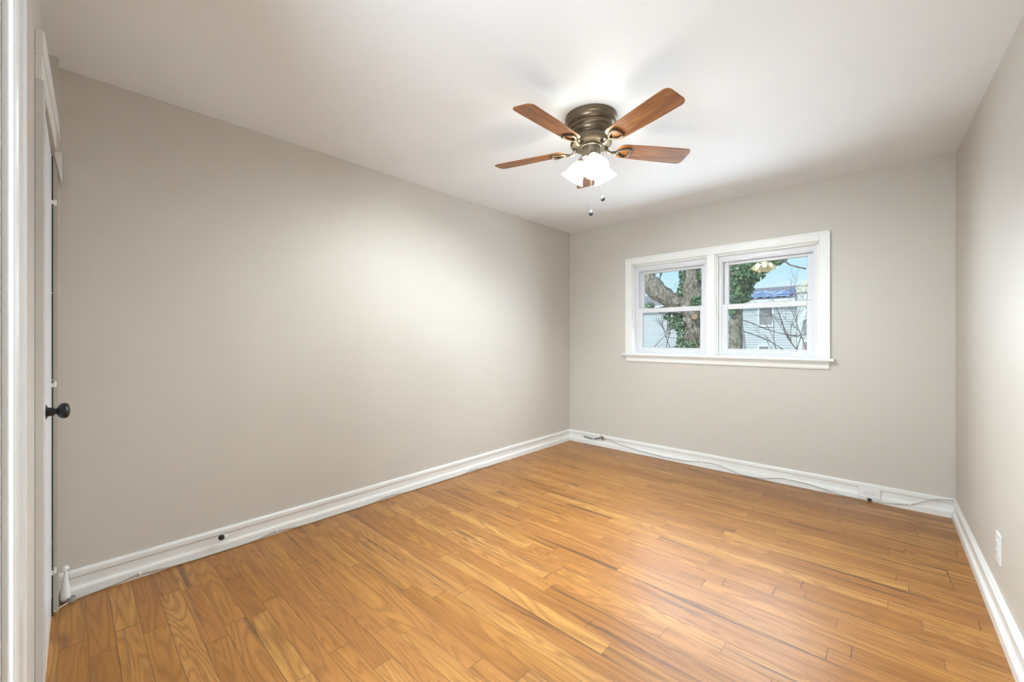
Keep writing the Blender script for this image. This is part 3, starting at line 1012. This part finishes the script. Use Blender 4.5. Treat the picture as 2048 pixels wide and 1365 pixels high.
for i in range(16):
    s = at(1384 + random.uniform(-8, 8), 655 + random.uniform(-8, 8), YT - .26)
    e = at(1384 + random.uniform(-14, 22), 680 + random.uniform(-4, 16), YT - .33)
    rt.tube(smooth_path([s, (s + e) / 2 + Vector((random.uniform(-.06, .06), -.06, 0)), e], 4), [0.022, 0.022, 0.020, 0.018, 0.018, 0.016, 0.014, 0.012, 0.01], 6)
rt.build('ivy_roots', bark_m, tA)
cs = at(1389.5, 634, YT - .42)
stb = MB().tube([at(1388, 640, YT - .1), cs], [0.07, 0.052], 14).build('cut_stub', bark_m, tA)
MB().lathe([(0.051, -0.012), (0.051, 0.004), (0.0, 0.006)], Matrix.Translation(cs) @ (cs - at(1388, 640, YT - .1)).to_track_quat('Z', 'Y').to_matrix().to_4x4(), 16).build('cut_face', cut_m, stb)
iv = MB()
rnd = random.Random(5)
def B(px, py, y, rx, ry, rz, wgt):
    p = at(px, py, y)
    return (p.x, p.y, p.z, (rx, ry, rz), wgt)
leaves(iv, rnd, [B(1368, 555, YT, .10, .12, .30, 1.2), B(1366, 585, YT, .13, .15, .2, 1), B(1402, 545, YT, .10, .12, .25, .8), B(1397, 605, YT - .25, .16, .14, .13, 1.2),
                 B(1372, 612, YT - .1, .14, .12, .07, .5), B(1345, 634, YT, .22, .15, .10, 1.1), B(1356, 650, YT - .1, .18, .16, .14, 1.3), B(1368, 672, YT - .1, .16, .15, .2, 1.3),
                 B(1376, 688, YT - .25, .24, .14, .14, 1.6), B(1406, 640, YT, .12, .12, .18, 1), B(1300, 611, YT - .3, .10, .1, .07, .4), B(1325, 620, YT - .2, .16, .1, .06, .4)], 2300, 0.058)
iv.build('ivy', leaf_m, tA)
tw = MB()
rnd = random.Random(11)
def twigs(mb, p, d, l, r, depth, rnd, spread=0.6):
    pts = [p]
    dd = d.normalized()
    n = 5
    for i in range(n):
        dd = (dd + Vector((rnd.uniform(-1, 1), rnd.uniform(-1, 1), rnd.uniform(-.8, .9))) * 0.22).normalized()
        pts.append(pts[-1] + dd * l / n)
    mb.tube(pts, [r * (1 - 0.55 * i / n) for i in range(n + 1)], 5, cap=False)
    if depth:
        for k in range(rnd.randint(3, 4)):
            i = rnd.randint(1, n)
            nd = (dd + Vector((rnd.uniform(-1, 1), rnd.uniform(-1, 1), rnd.uniform(-1, 1))) * spread).normalized()
            twigs(mb, pts[i], nd, l * rnd.uniform(.45, .75), r * 0.55, depth - 1, rnd, spread)
for k in range(12):
    s = at(1300 + rnd.uniform(-8, 24), 556 + rnd.uniform(-4, 8), YT - .4)
    twigs(tw, s, Vector((rnd.uniform(-.3, .6), rnd.uniform(-.3, .3), 1)), rnd.uniform(.35, .7), 0.010, 1, rnd)
tw.build('twigs', twig_m, tA)

# ---- straight trunk smothered in ivy
tB = empty('straight_trunk_tree', at(1472, 700, 8.0))
tB.location.z = GZ
tag(tB, 'straight mossy tree trunk under a dark mass of ivy behind the window near the corner', 'tree')
bx = at(1472, 650, 8.0)
tk = MB().tube(smooth_path([(bx.x, 8.0, GZ), (bx.x, 8.0, -1), at(1472, 700, 8.0), at(1471, 660, 8.0), at(1473, 625, 8.0), at(1472, 580, 8.0), at(1468, 500, 8.05), at(1466, 420, 8.1)], 5),
               [0.14] * 5 + [0.12] * 5 + [0.105] * 12 + [0.12] * 5 + [0.13] * 5 + [0.12] * 4, 16, wob=0.22, seed=9)
tk.build('trunk', bark_green_m, tB)
MB().tube(smooth_path([at(1476, 560, 8.0), at(1500, 535, 7.95), at(1530, 520, 7.9), at(1560, 516, 7.8), at(1580, 530, 7.8), at(1612, 538, 7.7)], 5),
          [0.07] * 8 + [0.045] * 6 + [0.025] * 4 + [0.012] * 8, 10).build('limb', bark_m, tB)
iv = MB()
rnd = random.Random(8)
leaves(iv, rnd, [B(1480, 560, 7.9, .24, .25, .34, 3.4), B(1486, 530, 7.9, .25, .25, .24, 2.6), B(1500, 545, 7.8, .22, .2, .2, 2), B(1477, 590, 7.9, .20, .2, .2, 1.8), B(1470, 608, 7.9, .12, .15, .12, .6),
                 B(1520, 530, 7.8, .22, .2, .15, 1.6), B(1542, 520, 7.8, .2, .2, .10, 1.2), B(1560, 514, 7.8, .12, .14, .07, .6), B(1500, 510, 7.9, .3, .25, .2, 2), B(1466, 622, 7.9, .07, .12, .08, .3)], 3600, 0.062)
iv.build('ivy', leaf_m, tB)

# ---- bare winter shrubs between the yard and the houses
def bare_shrub(name, px, y, starts, label, seed, depth=3, rr=0.03, ll=1.6):
    root = empty(name, at(px, 700, y))
    root.location.z = GZ
    tag(root, label, 'shrub')
    rnd = random.Random(seed)
    st_ = MB()
    bpnt = Vector((root.location.x, y, GZ))
    for (sx_, sy_, dx, dz) in starts:
        p = at(sx_, sy_, y)
        st_.tube(smooth_path([bpnt, (bpnt + p) / 2 + Vector((0, 0, -.4)), p], 5), 0.009, 7)
    st_.build('stems', twig_m, root)
    for (sx_, sy_, dx, dz) in starts:
        b_ = MB()
        twigs(b_, at(sx_, sy_, y), Vector((dx, rnd.uniform(-.2, .2), dz)), ll, rr, depth, rnd, 0.55)
        b_.build('branch', twig_m, root)
    return root
bare_shrub('bare_shrub', 1330, 11.0, [(1300, 712, .5, .8), (1318, 712, .9, .5), (1332, 715, .1, 1), (1345, 705, -.5, .8)],
           'bare twiggy shrub in front of the white house beside the thick limb', 3, 3, 0.013, 1.0)
bare_shrub('bare_shrub', 1545, 12.0, [(1484, 640, .9, -.35), (1484, 662, .9, -.4), (1600, 706, -.6, .7)],
           'bare spreading shrub in front of the lap siding beside the straight trunk', 6, 3, 0.015, 1.5)
bare_shrub('bare_shrub', 1600, 10.5, [(1612, 700, -.35, .9), (1590, 712, .1, .9), (1560, 715, -.5, .8)],
           'bare upright shrub low in front of the bright stucco house', 14, 3, 0.011, 1.0)
